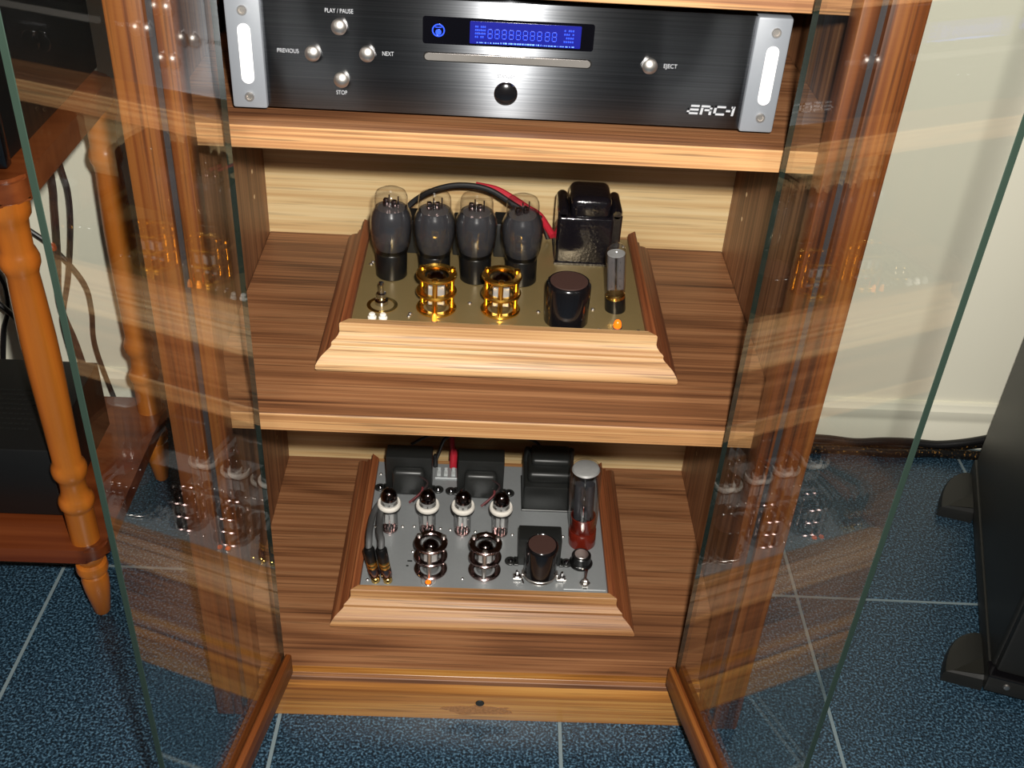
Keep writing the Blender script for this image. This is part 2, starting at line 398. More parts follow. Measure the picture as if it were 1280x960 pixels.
bm = B(); cyl(bm, (0, .0038, .0305), .0052, .0012, .0004, 18, axis='y'); o = obj('catch_magnet', bm, 'black_matt', pl); o['label'] = 'small dark round catch in the plinth'
pts = []
for i in range(26):
    a_ = 2*PI*i/26; r_ = random.uniform(.72, 1.12); pts.append((.001+.046*r_*math.cos(a_), .0175+.0095*r_*math.sin(a_)))
bm = B(); prism(bm, pts, .0033, .0040); o = obj('glue_residue', bm, 'residue', pl); o['label'] = 'pale scraped patch on the plinth'
# glass doors, swung open about their hinge edges
def door(s, hx, ang, width):
    hz = V(hx, 0, .0765)
    GT = .0052
    bm = B(); t = bmesh.new(); bmesh.ops.create_cube(t, size=1)
    for v in t.verts: v.co = V((v.co.x+.5)*width, v.co.y*GT, .006+(v.co.z+.5)*(1.13-.006))
    bmesh.ops.bevel(t, geom=t.edges[:], offset=.0004, segments=1, affect='EDGES')
    for f in t.faces:
        nrm = f.normal
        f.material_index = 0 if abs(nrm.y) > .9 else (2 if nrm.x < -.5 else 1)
    mi = {f.index: f.material_index for f in t.faces}
    vm = {v: bm.verts.new(v.co) for v in t.verts}
    for f in t.faces:
        g = bm.faces.new([vm[v] for v in f.verts]); g.material_index = f.material_index
    t.free()
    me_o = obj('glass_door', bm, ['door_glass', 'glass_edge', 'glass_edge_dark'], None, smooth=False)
    me_o.parent = cab; me_o.location = hz-ORG[cab.name]; me_o.rotation_euler = (0, 0, math.radians(ang)); ORG[me_o.name] = V(0, 0, 0)
    for nm, za, zb in (('bottom_rail', 0, .031), ('top_rail', 1.105, 1.136)):
        b2 = B(); box(b2, -.004, width+.001, GT/2-.0005, GT/2+.0075, za, zb, .0022, 2); box(b2, -.004, width+.001, -GT/2-.0075, -GT/2+.0005, za, zb, .0022, 2)
        box(b2, -.0035, width, -GT/2-.001, GT/2+.001, za+.0005, za+.0058 if za == 0 else zb-.0005, 0)
        r = obj(nm, b2, 'oak_stile_x'); r.parent = me_o
    return me_o
d1 = door(-1, -.2265, -100.3, .2625); d1['label'] = 'open glass door with oak bottom rail beside the rack'
d2 = door(1, .2245, -78.2, .2595); d2['label'] = 'open glass door with oak bottom rail beside the tall speaker'

# ================================================================== compact disc player
K = 1.0531; FY, FX, FZ = .0506, -.0035, .7330          # size factor, front plane, centre and lower edge of the face
def cx_(x): return FX+(x+.0043)*K
def cz_(z): return FZ+(z-.75)*K
cdp = thing('disc_player', 'black disc player with silver end caps and glowing blue display', 'disc player', (FX, .19, ZB))
bm = B(); box(bm, FX-.220, FX+.220, FY+.011, .375, FZ, FZ+.0920, .001, 1); obj('chassis', bm, 'black_box', cdp)
bm = B(); box(bm, FX-.200, FX+.1985, FY, FY+.012, FZ, FZ+.0953, .0008, 2); face = obj('faceplate', bm, 'brushed_black', cdp)
for fx in (-.17, .17):
    for fy in (.10, .33):
        bm = B(); cyl(bm, (FX+fx, fy, ZB), .018, .0085, .002); obj('foot', bm, 'black_matt', cdp)
for s, cx in ((-1, FX-.2132), (1, FX+.2117)):
    bm = B(); box(bm, cx-.0144, cx+.0144, FY-.004, FY+.014, FZ-.0005, FZ+.0958, .0022, 2); cap = obj('end_cap', bm, 'silver_panel', cdp)
    sx = cx_(-.2066 if s < 0 else .1985)
    bm = B(); prism(bm, pill(sx, cz_(.793 if s < 0 else .796), .0103, .0490), FY-.0046, FY-.003); obj('cap_inlay', bm, 'white_plastic', cap)
    for zz in (.8262, .7592) if s < 0 else (.8296, .7622):
        bm = B(); lathe(bm, [(0, .0018), (.0018, .0018), (.0022, .0026), (.0034, .0026), (.0039, .0018), (.0039, 0)], (sx, FY-.0038, cz_(zz)), 18, axis='y'); obj('screw', bm, 'steel', cap)
for x, z in ((-.1346, .8164), (-.1558, .7951), (-.1138, .7966), (-.1343, .7753), (.1056, .7983)):
    bm = B(); lathe(bm, [(.0063, 0), (.0063, .0030), (.0058, .0036), (.0030, .0052), (0, .0057)], (cx_(x), FY, cz_(z)), 28, axis='y'); obj('control_button', bm, 'steel', cdp)
px_, pz_ = cx_(-.0053), cz_(.7703)
bm = B(); lathe(bm, [(.0098, 0), (.0098, .0014), (.0092, .0022), (.0084, .0014)], (px_, FY, pz_), 36, axis='y'); pb = obj('power_button', bm, 'chrome', cdp)
bm = B(); lathe(bm, [(.0085, .0004), (.0085, .0012), (.0062, .0024), (0, .0030)], (px_, FY, pz_), 36, axis='y'); obj('button_dome', bm, 'black_gloss', pb)
def rr_(x0, x1, z0, z1, r): return rrect(cx_(x0), cx_(x1), cz_(z0), cz_(z1), r)
bm = B(); prism(bm, rr_(-.0710, .0603, .8070, .8278, .0022), FY-.0006, FY+.003); dsp = obj('display_window', bm, 'display_black', cdp)
bm = B(); prism(bm, rr_(-.0350, .0502, .8088, .8258, .0008), FY-.0010, FY); obj('display_panel', bm, 'display_blue', dsp)
bm = B(); w, hh, t = .0034, .0070, .00050
for c in (1, 0, -1): box(bm, -w/2+.0004, w/2-.0004, -.0014, -.0009, c*hh/2-t/2, c*hh/2+t/2)
for sx in (-1, 1):
    for c in (-1, 1): box(bm, sx*w/2-t/2, sx*w/2+t/2, -.0014, -.0009, c*hh/4-hh/4+.0005, c*hh/4+hh/4-.0005)
bmesh.ops.transform(bm, matrix=Matrix.Translation((cx_(-.0195), FY, cz_(.8168))), verts=bm.verts)
dg = obj('display_digit', bm, 'display_seg', dsp, (cx_(-.0195), FY, cz_(.8168)), smooth=False)
for k in range(1, 10):
    c = dg.copy(); COL.objects.link(c); c.parent = dsp; c.location = dg.location+V(k*.0057+(.0006 if k > 7 else 0), 0, 0)
bm = B()
for row in range(4):
    for k in range(6):
        x, z = cx_(-.0310+k*.0014), cz_(.8135+row*.0026)
        if random.random() < .8: box(bm, x, x+.0010, FY-.0013, FY-.0009, z, z+.0012)
        x, z = cx_(.0372+k*.0016), cz_(.8130+row*.0028)
        if k < 5 and random.random() < .8: box(bm, x, x+.0011, FY-.0013, FY-.0009, z, z+.0012)
o = obj('display_icons', bm, 'display_seg', dsp, smooth=False); o['kind'] = 'stuff'
bm = B(); x = -.0295
while x < .044:
    w = random.choice((.0004, .0007, .0012, .0018))
    box(bm, cx_(x), cx_(x+w), FY-.0014, FY-.0009, cz_(.8096), cz_(.8101 if x < -.012 or x > .02 else .8105)); x += w+random.choice((.0005, .0008, .0012))
o = obj('display_scale', bm, 'display_bright', dsp, smooth=False); o['kind'] = 'stuff'
bm = B(); ex, ez = cx_(-.059), cz_(.8175)
lathe(bm, [(.0042, 0), (.0042, .0006), (.0052, .0006), (.0052, 0)], (ex, FY-.0004, ez), 24, axis='y')
box(bm, ex-.0026, ex+.0026, FY-.0012, FY-.0008, ez+.0022, ez+.0028); prism(bm, rrect(ex-.0023, ex+.0023, ez-.0036, ez+.0008, .0018, 4), FY-.0010, FY-.0005)
obj('display_emblem', bm, 'display_seg', dsp)
bm = B(); prism(bm, pill(FX-.0008, cz_(.7971), .1380, .0076), FY-.0008, FY+.002); sl = obj('disc_slot', bm, 'chrome', cdp)
bm = B(); prism(bm, pill(FX-.0008, cz_(.7971), .1356, .0057), FY-.0012, FY+.001); obj('slot_door', bm, 'slot_tray', sl)
LY = FY-.0003
for txt, x, z, size, wdt, mt in (('PLAY / PAUSE', -.1343, .8280, .0050, .0225, 'print_white'), ('PREVIOUS', -.1748, .7957, .0050, .0174, 'print_white'), ('NEXT', -.0977, .7972, .0050, .0092, 'print_white'),
                           ('STOP', -.1346, .7646, .0050, .0090, 'print_white'), ('EJECT', .1219, .7985, .0050, .0110, 'print_white'), ('STANDBY', -.0055, .7840, .0038, .0145, 'print_faint')):
    lettering('lettering', txt, cx_(x), LY, cz_(z), size, mt, cdp, wdt)
# model mark with squared strokes: E R C - 1
def stroke(bm, x, z, w, hgt, sh=.12):
    q = [(x, z), (x+w, z), (x+w, z+hgt), (x, z+hgt)]
    prism(bm, [(cx_(a+(b-.7612)*sh), cz_(b)) for a, b in q], LY-.0004, LY+.0003)
bm = B(); z0 = .7612; t = .0015; H = .0076; w = .0090
x = .1396
for zz in (z0, z0+(H-t)/2, z0+H-t): stroke(bm, x+(.0022 if zz > z0+.005 else 0), zz, w-(.0022 if zz > z0+.005 else 0), t)
stroke(bm, x, z0, t*1.3, (H+t)/2)
x = .1502; stroke(bm, x, z0+H-t, w, t); stroke(bm, x, z0, t*1.3, H*.72); stroke(bm, x+w-t*1.3, z0+H*.45, t*1.3, H*.55); stroke(bm, x+w*.35, z0+H*.40, w*.65, t); stroke(bm, x+w-t*1.3, z0, t*1.3, H*.34)
x = .1608; stroke(bm, x, z0, w, t); stroke(bm, x, z0+H-t, w, t); stroke(bm, x, z0, t*1.3, H)
x = .1706; stroke(bm, x, z0+H*.40, .0034, t)
x = .1754; stroke(bm, x, z0, t*1.2, H); stroke(bm, x-.0011, z0+H-t, .002, t)
o = obj('model_lettering', bm, 'print_white', cdp, smooth=False); o['label'] = 'white model lettering ERC-1'

# ================================================================== amplifier building blocks
FPROF = [(-.0100, .030), (-.0100, .0488), (-.0090, .0500), (-.0012, .0500), (0, .0490), (0, .0385), (.0012, .0352), (.0036, .0322), (.0070, .0300), (.0078, .0290),
         (.0078, .0255), (.0090, .0235), (.0130, .0208), (.0175, .0172), (.0210, .0125), (.0230, .0085), (.0235, .0050), (.0225, .0020), (.0205, 0), (0, 0), (0, .030)]
def frame(root, hx, yf, yb, zb, px, wd, kh):
    """mitred moulding: hx half width and yf / yb front and back of the top outer edge"""
    cx = px
    def corner(o, h, sx, front): return V(cx+sx*(hx+o), (yf-o) if front else (yb+o), zb+h)
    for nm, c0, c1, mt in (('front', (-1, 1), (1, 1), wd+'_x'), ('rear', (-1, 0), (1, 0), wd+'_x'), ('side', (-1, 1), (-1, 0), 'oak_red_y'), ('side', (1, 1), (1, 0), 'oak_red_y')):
        bm = B(); k = kh*(.82 if nm == 'rear' else 1)
        a = [bm.verts.new(corner(o, h*k, *c0)) for o, h in FPROF]; b = [bm.verts.new(corner(o, h*k, *c1)) for o, h in FPROF]
        n_ = len(FPROF)
        for i in range(n_): bm.faces.new((a[i], b[i], b[(i+1) % n_], a[(i+1) % n_]))
        bm.faces.new(a); bm.faces.new(b[::-1])
        obj('frame_rail', bm, mt, root, ang=28)
def transformer(root, x0, x1, y0, y1, z, h, tabs=True, bobbin=True, mat='black_lamination', wires=True):
    cx = (x0+x1)/2
    bm = B(); box(bm, x0, x1, y0, y1, z, z+h, .0018, 2); t = obj('transformer', bm, mat, root, (cx, (y0+y1)/2, z))
    if bobbin:
        w = (x1-x0)*.35
        bm = B(); box(bm, cx-w, cx+w, y0-.013, y0+.002, z+.004, z+h*.76, .006, 3); obj('coil', bm, 'bobbin_tape', t)
        if wires:
            bm = B(); tube(bm, [(cx+w*.7, y0-.012, z+h*.66), (cx+w+.004, y0-.010, z+h*.45), (cx+w*.9, y0-.014, z+.016), (cx+w*.3, y0-.021, z+.0015)], .0016, 8); obj('lead_wire', bm, 'cable_brown', t)
            bm = B(); tube(bm, [(cx+w*.9, y0-.012, z+h*.35), (cx+w*.8, y0-.016, z+.014), (cx+w*.1, y0-.023, z+.0015)], .0016, 8); obj('lead_wire', bm, 'wire_maroon', t)
    if tabs:
        for s in (-1, 1):
            xe = x0 if s < 0 else x1; yc = (y0+y1)/2
            bm = B(); lathe(bm, ringprof(.0075, .0024, 0, .0028), (xe+s*.0085, yc-.008, z), 20); box(bm, min(xe, xe+s*.0085), max(xe, xe+s*.0085), yc-.0150, yc-.001, z, z+.0028, .0004, 1) if False else None
            a, b = sorted((xe-s*.001, xe+s*.004)); box(bm, a, b, yc-.0155, yc-.0005, z, z+.0028, .0004, 1)
            obj('mounting_tab', bm, 'tab_black', t)
            bm = B(); lathe(bm, [(0, .005), (.0022, .0046), (.0036, .003), (.0036, .0005)], (xe+s*.0085, yc-.008, z), 14); obj('tab_screw', bm, 'black_gloss', t)
    return t
def cage(root, x, y, z, H, R, mat, postmat, glow):
    bm = B()
    for zz in (0, H*.5-.0018, H-.0040): lathe(bm, ringprof(R, R*.64, zz, zz+.0038, .0012), (x, y, z), 40)
    c = obj('tube_guard', bm, mat, root, (x, y, z))
    for a in (-92, 28, 148):
        a = math.radians(a); rp = R*.84
        bm = B(); lathe(bm, [(0, 0), (.0026, 0), (.0026, H-.0008), (.0034, H-.0006), (.0034, H+.0014), (.0020, H+.0024), (0, H+.0026)], (x+rp*math.cos(a), y+rp*math.sin(a), z), 14); obj('guard_post', bm, postmat, c)
    bm = B(); r = R*.52
    lathe(bm, [(0, .001), (r*.9, .001), (r, .004), (r, H*.82), (r*.9, H*.92), (r*.55, H*1.0), (r*.12, H*1.04), (0, H*1.07)], (x, y, z), 28); obj('bulb', bm, 'tube_glass', c)
    bm = B(); lathe(bm, [(r*.93, H*.80), (r*.82, H*.91), (r*.5, H*.98), (0, H*1.02)], (x, y, z), 28); obj('getter_cap', bm, 'getter', c)
    bm = B(); box(bm, x-r*.78, x-r*.06, y-r*.5, y+r*.4, z+.007, z+H*.68, .0008, 1); box(bm, x+r*.06, x+r*.78, y-r*.5, y+r*.4, z+.007, z+H*.68, .0008, 1)
    lathe(bm, [(0, H*.7), (r*.85, H*.7), (r*.85, H*.72), (0, H*.72)], (x, y, z), 20); obj('anode', bm, 'anode_grey', c)
    if glow:
        bm = B(); lathe(bm, [(0, .003), (.0012, .003), (.0012, .0075), (0, .008)], (x, y, z), 10); obj('heater', bm, 'heater_glow', c)
    return c
def lamp(root, x, y, z, r=.0042, lens='led_orange', k=1.0):
    bm = B(); lathe(bm, [(r*1.25, 0), (r*1.25, .0014), (r, .0018)], (x, y, z), 20); o = obj('indicator_lamp', bm, 'steel', root, (x, y, z))
    bm = B(); lathe(bm, [(r*1.02, .001*k), (r, .005*k), (r*.75, .0085*k), (r*.3, .0102*k), (0, .0105*k)], (x, y, z), 20); obj('lamp_lens', bm, lens, o)
def screws(root, pts, z, r=.0024):
    for x, y in pts:
        bm = B(); lathe(bm, [(r, 0), (r*.95, r*.35), (r*.6, r*.7), (0, r*.8)], (x, y, z), 14); obj('plate_screw', bm, 'steel', root)
def capacitor(root, x, y, z, r, h, clamp=False):
    bm = B(); lathe(bm, [(0, .0), (r, .0), (r, h-.004), (r*.96, h-.0012), (r*.90, h), (r*.87, h-.0006), (0, h-.0006)], (x, y, z), 40); c = obj('capacitor', bm, 'black_gloss', root, (x, y, z))
    bm = B(); cyl(bm, (x, y, z+h-.0008), r*.84, .0010, .0002, 36); obj('capacitor_top', bm, 'cap_top', c)
    return c

# ================================================================== upper amplifier (gold plate)
Z1 = ZC+.0045; P1 = Z1+.0385
amp1 = thing('tube_amplifier', 'tube amplifier with gold plate and four large smoky tubes, on middle shelf', 'amplifier', (.002, .23, ZC))
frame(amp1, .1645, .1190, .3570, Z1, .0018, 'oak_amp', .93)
bm = B(); box(bm, -.1530, .1565, .1280, .3480, P1-.002, P1, .0003, 1); obj('top_plate', bm, 'gold_plate', amp1)
for fx, fy in ((-.15, .13), (.155, .13), (-.15, .34), (.155, .34)):
    bm = B(); cyl(bm, (fx, fy, ZC), .010, .0055, .001, 20); obj('foot', bm, 'black_matt', amp1)
def big_tube(root, x, y, z):
    bm = B(); lathe(bm, [(.0170, .029), (.0186, .0335), (.0212, .044), (.0228, .058), (.0229, .068), (.0222, .075), (.0202, .0805), (.0184, .0840), (.0179, .0880), (.0179, .0955), (.0174, .0995), (.0158, .1030), (.0120, .1052), (.006, .1061), (0, .1063)], (x, y, z), 36)
    t = obj('vacuum_tube', bm, 'tube_glass', root, (x, y, z))
    bm = B(); lathe(bm, [(0, 0), (.0165, 0), (.0174, .0012), (.0174, .0300), (.0168, .0312), (.0120, .0312), (0, .0312)], (x, y, z), 32); obj('tube_base', bm, 'bakelite', t)
    bm = B(); lathe(bm, [(.0172, .036), (.0203, .044), (.0219, .058), (.0220, .068), (.0213, .0748), (.0194, .0800), (.0176, .0838), (.0172, .0850)], (x, y, z), 32); obj('smoke_coating', bm, 'smoke_coat', t)
    bm = B(); box(bm, x-.0130, x+.0130, y-.0055, y+.0055, z+.040, z+.080, .003, 2); obj('anode', bm, 'anode_dark', t)
    bm = B(); lathe(bm, [(0, .0832), (.0150, .0832), (.0150, .0838), (0, .0838)], (x, y, z), 28); obj('mica_disc', bm, 'mica', t)
    bm = B(); box(bm, x-.0085, x-.0030, y-.003, y+.003, z+.0854, z+.0945, .0012, 2); box(bm, x+.0005, x+.0060, y-.003, y+.003, z+.0854, z+.0935, .0012, 2)
    lathe(bm, [(.0008, .0854), (.0008, .1000), (0, .1005)], (x-.0015, y-.002, z), 8); lathe(bm, [(.0008, .0854), (.0008, .0985), (0, .0990)], (x+.0080, y, z), 8)
    obj('filament_supports', bm, 'dark_chrome', t)
    return t
T1 = big_tube(amp1, -.1194, .2335, P1)
for i, x in enumerate((-.0714, -.0255, .0258)):
    c = copy_tree(T1, amp1, (x, .2335, P1)); c.rotation_euler = (0, math.radians((-.4, -.8, -2.0)[i]), math.radians((14, -9, 31)[i]))
T1.rotation_euler = (math.radians(-1), 0, math.radians(-12))
cage(amp1, -.0656, .1640, P1, .044, .0216, 'gold', 'gold', True)
cage(amp1, .0030, .1660, P1, .044, .0214, 'gold', 'gold', True)
capacitor(amp1, .0730, .1530, P1, .0236, .047)
# voltage regulator tube with a black socket
def reg(root, x, y, z):
    bm = B(); lathe(bm, [(.0085, .019), (.0105, .024), (.0107, .070), (.0098, .0765), (.0070, .0805), (.0022, .0830), (.0016, .0865), (0, .0872)], (x, y, z), 28); t = obj('vacuum_tube', bm, 'tube_glass', root, (x, y, z))
    bm = B(); lathe(bm, [(0, 0), (.0112, 0), (.0114, .002), (.0108, .0165), (.0, .0165)], (x, y, z), 28); obj('tube_socket', bm, 'bakelite', t)
    bm = B(); lathe(bm, [(0, .0160), (.0106, .0160), (.0106, .0200), (.0090, .0215), (0, .0215)], (x, y, z), 28); obj('gold_collar', bm, 'brass', t)
    bm = B(); box(bm, x-.0092, x-.0010, y-.0035, y+.0035, z+.026, z+.070, .0012, 1); box(bm, x+.0010, x+.0092, y-.0035, y+.0035, z+.026, z+.070, .0012, 1); obj('anode', bm, 'mica', t)
    bm = B()
    for sx in (-1, 1):
        for k in range(4): box(bm, x+sx*.0042-.0005, x+sx*.0042+.0005, y-.0038, y-.0034, z+.031+k*.010, z+.0322+k*.010)
    obj('anode_slots', bm, 'black_matt', t)
    bm = B(); lathe(bm, [(0, .0706), (.0095, .0706), (.0095, .0712), (0, .0712)], (x, y, z), 24); obj('mica_disc', bm, 'anode_grey', t)
    t.rotation_euler = (0, math.radians(-5.0), 0); return t
reg(amp1, .1281, .1785, P1-.0005)
# black lacquered power transformer
bm = B(); box(bm, .0655, .1290, .2750, .3330, P1-.001, P1+.060, .0035, 3); pt = obj('power_transformer', bm, 'black_lacquer', amp1, (.097, .304, P1))
bm = B(); box(bm, .0790, .1255, .2770, .3290, P1+.055, P1+.0830, .0085, 4); obj('end_bell', bm, 'black_lacquer', pt)
for xx in (.0715, .1320):
    bm = B(); lathe(bm, [(0, -.026), (.0048, -.026), (.0065, -.022), (.0065, .022), (.0048, .026), (0, .026)], (xx, .303, P1+.064), 18, axis='y'); box(bm, xx-.0065, xx+.0065, .277, .329, P1+.02, P1+.064, .002, 1); obj('core_ear', bm, 'black_lacquer', pt)
bm = B(); box(bm, .0640, .1305, .2735, .3345, P1-.001, P1+.0035, .001, 1); obj('base_flange', bm, 'black_lacquer', pt)
# small black output transformers half hidden behind the tubes
for x0, x1 in ((-.1075, -.0760), (-.0535, -.0270), (-.0060, .0180)):
    transformer(amp1, x0, x1, .2850, .3180, P1-.0005, .0400 if x0 < -.05 and x0 > -.06 else .0430, False, False, 'black_matt')
# chrome volume shaft on a clear ring, posts and fittings on the left
bm = B(); lathe(bm, [(.0125, 0), (.0125, .0006), (.0165, .0006), (.0165, 0)], (-.1235, .1660, P1), 36); vs_ = obj('switch_washer', bm, 'brass', amp1, (-.1235, .166, P1))
bm = B(); lathe(bm, [(0, .004), (.0066, .004), (.0066, .0005), (.0072, .0005), (.0072, .0046), (.0052, .0054), (.0052, .0130), (.0030, .0135), (.0024, .0230), (.0030, .0240), (.0026, .0262), (0, .0265)], (-.1245, .1690, P1), 20); obj('switch_shaft', bm, 'chrome', vs_)
for x in (-.1315, -.1200):
    bm = B(); lathe(bm, [(.0046, 0), (.0046, .0020), (.0034, .0026), (.0034, .0055), (.0022, .0066), (0, .0068)], (x, .1385, P1), 18); obj('terminal_post', bm, 'white_ceramic', amp1)
screws(amp1, ((-.143, .2600), (-.1445, .2545), (-.0925, .1500), (-.0935, .1450), (.044, .165), (.1035, .175), (.1075, .1335), (.1490, .1340), (-.142, .325), (.150, .325), (-.030, .177)), P1)
lamp(amp1, .1270, .1395, P1); lamp(amp1, -.0660, .1365, P1, .0026, 'heater_glow')
def set_back(root, dy):
    for ch in root.children:
        if ch.name.split('.')[0] not in ('frame_rail', 'top_plate', 'foot'):
            ch.location.y += dy
            if ch.name.startswith('vacuum_tube') and root is amp1: ch.scale.z = .97
set_back(amp1, .0050)
# cables arching behind the tubes
bm = B(); tube(bm, [(-.118, .335, P1+.003), (-.112, .344, .500), (-.0899, .349, .5190), (-.0619, .351, .5300), (-.034, .351, .5320), (-.0105, .349, .5275), (.0137, .345, .5145), (.034, .342, .504), (.050, .340, .498), (.060, .338, P1+.003)], .0036, 10); tag(obj('speaker_cable', bm, 'cable_black'), 'black cable arching behind the smoky tubes of the upper amplifier', 'cable')
bm = B(); tube(bm, [(-.030, .360, .5290), (-.0056, .359, .5250), (.0137, .356, .5165), (.0332, .352, .506), (.047, .346, .5005), (.056, .332, .494), (.0635, .318, .4880)], .0043, 10); tag(obj('speaker_cable', bm, 'cable_red'), 'red cable running behind the smoky tubes to the upper transformer', 'cable')

# ================================================================== lower amplifier (zinc plate)
Z2 = ZD+.003; P2 = Z2+.0360
amp2 = thing('tube_amplifier', 'tube amplifier with grey metal plate and white-ringed clear tubes, on bottom deck', 'amplifier', (0, .22, ZD))
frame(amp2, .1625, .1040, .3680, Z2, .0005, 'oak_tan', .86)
bm = B(); box(bm, -.1535, .1545, .1130, .3590, P2-.002, P2, .0003, 1); obj('top_plate', bm, 'zinc_plate', amp2)
for fx, fy in ((-.15, .12), (.15, .12), (-.15, .35), (.15, .35)):
    bm = B(); cyl(bm, (fx, fy, ZD), .010, .0045, .001, 20); obj('foot', bm, 'black_matt', amp2)
transformer(amp2, -.1365, -.0745, .2890, .3170, P2, .0600)
transformer(amp2, -.0400, .0225, .2870, .3150, P2, .0600)
# power transformer with a stepped cover
bm = B(); box(bm, .0490, .1180, .2600, .3300, P2, P2+.0420, .003, 2); pt = obj('power_transformer', bm, 'black_lamination', amp2, (.085, .295, P2))
bm = B(); box(bm, .0535, .1140, .2680, .3240, P2+.040, P2+.0580, .006, 3); obj('end_bell', bm, 'black_lamination', pt)
bm = B(); box(bm, .0580, .1110, .2860, .3220, P2+.055, P2+.0670, .005, 3); obj('end_bell', bm, 'black_lamination', pt)
for xx in (.0540, .1130):
    bm = B(); lathe(bm, [(0, 0), (.0050, 0), (.0050, .058), (.0038, .062), (0, .062)], (xx, .318, P2), 16); obj('corner_bolt', bm, 'black_lamination', pt)
bm = B(); box(bm, .0475, .1195, .2585, .3315, P2, P2+.003, .0008, 1); obj('base_flange', bm, 'tab_black', pt)
# choke behind the capacitor
transformer(amp2, .0415, .0955, .1560, .1840, P2, .0440, True, False)
# capacitor standing in a clamp
bm = B(); lathe(bm, [(0, 0), (.0148, 0), (.0148, .0085), (0, .0085)], (.0690, .1360, P2), 32); cb = obj('capacitor_socket', bm, 'steel', amp2, (.069, .136, P2))
c = capacitor(amp2, .0690, .1360, P2+.0075, .0202, .0495)
bm = B(); lathe(bm, ringprof(.0212, .0196, 0, .0040, .0005), (.0690, .1360, P2+.0075), 40)
for s in (-1, 1):
    box(bm, *sorted((.0690+s*.0205, .0690+s*.0330)), .1290, .1385, P2+.0015, P2+.0035, .0004, 1); box(bm, *sorted((.0690+s*.0205, .0690+s*.0225)), .1290, .1385, P2+.0015, P2+.011, .0004, 1)
obj('clamp_band', bm, 'steel', c)
for s in (-1, 1):
    bm = B(); lathe(bm, [(.0042, 0), (.0042, .0032), (.0022, .0034), (.0022, .0095), (0, .0098)], (.0690+s*.0280, .1335, P2+.0030), 6); obj('clamp_screw', bm, 'chrome', c)
bm = B(); tube(bm, [(.0435, .1335, P2+.0075), (.0475, .1260, P2+.0045), (.0490, .1220, P2+.003)], .0010, 8); obj('ground_lug', bm, 'chrome', c)
# small clear tubes with white damper rings
def small_tube(root, x, y, z):
    bm = B(); lathe(bm, [(.0090, .0012), (.0108, .0060), (.0108, .0470), (.0106, .0530), (.0092, .0590), (.0060, .0630), (.0022, .0650), (.0014, .0690), (0, .0700)], (x, y, z), 28); t = obj('vacuum_tube', bm, 'tube_glass', root, (x, y, z))
    bm = B(); lathe(bm, [(.0112, .0385), (.0140, .0375), (.0152, .0395), (.0152, .0425), (.0140, .0445), (.0112, .0440), (.0110, .0412), (.0112, .0385)], (x, y, z), 32); obj('damper_ring', bm, 'white_ceramic', t)
    bm = B(); lathe(bm, [(.0148, .0362), (.0150, .0374), (.0136, .0376), (.0112, .0376), (.0112, .0362), (.0148, .0362)], (x, y, z), 32); obj('damper_gasket', bm, 'black_matt', t)
    bm = B(); lathe(bm, [(.0101, .0500), (.0101, .0530), (.0087, .0586), (.0056, .0624), (0, .0640)], (x, y, z), 28); obj('getter_cap', bm, 'getter', t)
    bm = B(); box(bm, x-.0060, x-.0006, y-.0032, y+.0032, z+.010, z+.0460, .001, 1); box(bm, x+.0006, x+.0060, y-.0032, y+.0032, z+.010, z+.0460, .001, 1); lathe(bm, [(0, .046), (.0092, .046), (.0092, .0466), (0, .0466)], (x, y, z), 20); obj('anode', bm, 'anode_grey', t)
    bm = B()
    for k in range(9):
        a = 2*PI*k/9+.3; lathe(bm, [(.0007, .001), (.0007, .0085), (0, .009)], (x+.0066*math.cos(a), y+.0066*math.sin(a), z), 6)
    lathe(bm, [(0, .0006), (.0105, .0006), (.0105, .0026), (.0070, .0030), (0, .003)], (x, y, z), 20); obj('pin_base', bm, 'dark_chrome', t)
    return t
t1 = small_tube(amp2, -.1250, .2150, P2)
t1.scale.z = 1.06
for x in (-.0757, -.0302, .0188): copy_tree(t1, amp2, (x, .2150, P2))
cage(amp2, -.0675, .1440, P2, .0480, .0208, 'dark_chrome', 'steel', False)
cage(amp2, .0000, .1450, P2, .0480, .0205, 'dark_chrome', 'steel', False)
# tall rectifier tube on an amber base
bx_, by_ = .1262, .2030
bm = B(); lathe(bm, [(.0165, .0225), (.0176, .030), (.0188, .045), (.0196, .065), (.0198, .095), (.0198, .1110), (.0192, .1150), (.0176, .1178), (.0140, .1188), (0, .1192)], (bx_, by_, P2), 36); bt = obj('vacuum_tube', bm, 'tube_glass', amp2, (bx_, by_, P2))
bm = B(); lathe(bm, [(0, 0), (.0168, 0), (.0178, .001), (.0178, .0222), (.0172, .0235), (0, .0235)], (bx_, by_, P2), 32); o = obj('tube_base', bm, 'amber_base', bt); o['label'] = 'dark red amber tube base'
bm = B(); lathe(bm, [(.0176, .1140), (.0162, .1162), (.0130, .1174), (0, .1178)], (bx_, by_, P2), 32); obj('getter_cap', bm, 'anode_grey', bt)
bm = B(); lathe(bm, [(0, .1120), (.0150, .1120), (.0150, .1126), (0, .1126)], (bx_, by_, P2), 24); obj('mica_disc', bm, 'getter_silver', bt)
bm = B()
for s in (-1, 1): lathe(bm, [(.0060, .040), (.0060, .092), (0, .092)], (bx_+s*.0068, by_, P2), 20)
obj('anode', bm, 'anode_dark', bt)
bm = B(); lathe(bm, [(.0060, .0236), (.0052, .030), (.0040, .040), (0, .041)], (bx_, by_, P2), 20)
for a in (20, 100, 170, 250, 320):
    a = math.radians(a); lathe(bm, [(.0009, .0236), (.0009, .046), (0, .0465)], (bx_+.0115*math.cos(a), by_+.0115*math.sin(a), P2), 8)
obj('glass_stem', bm, 'getter_silver', bt)
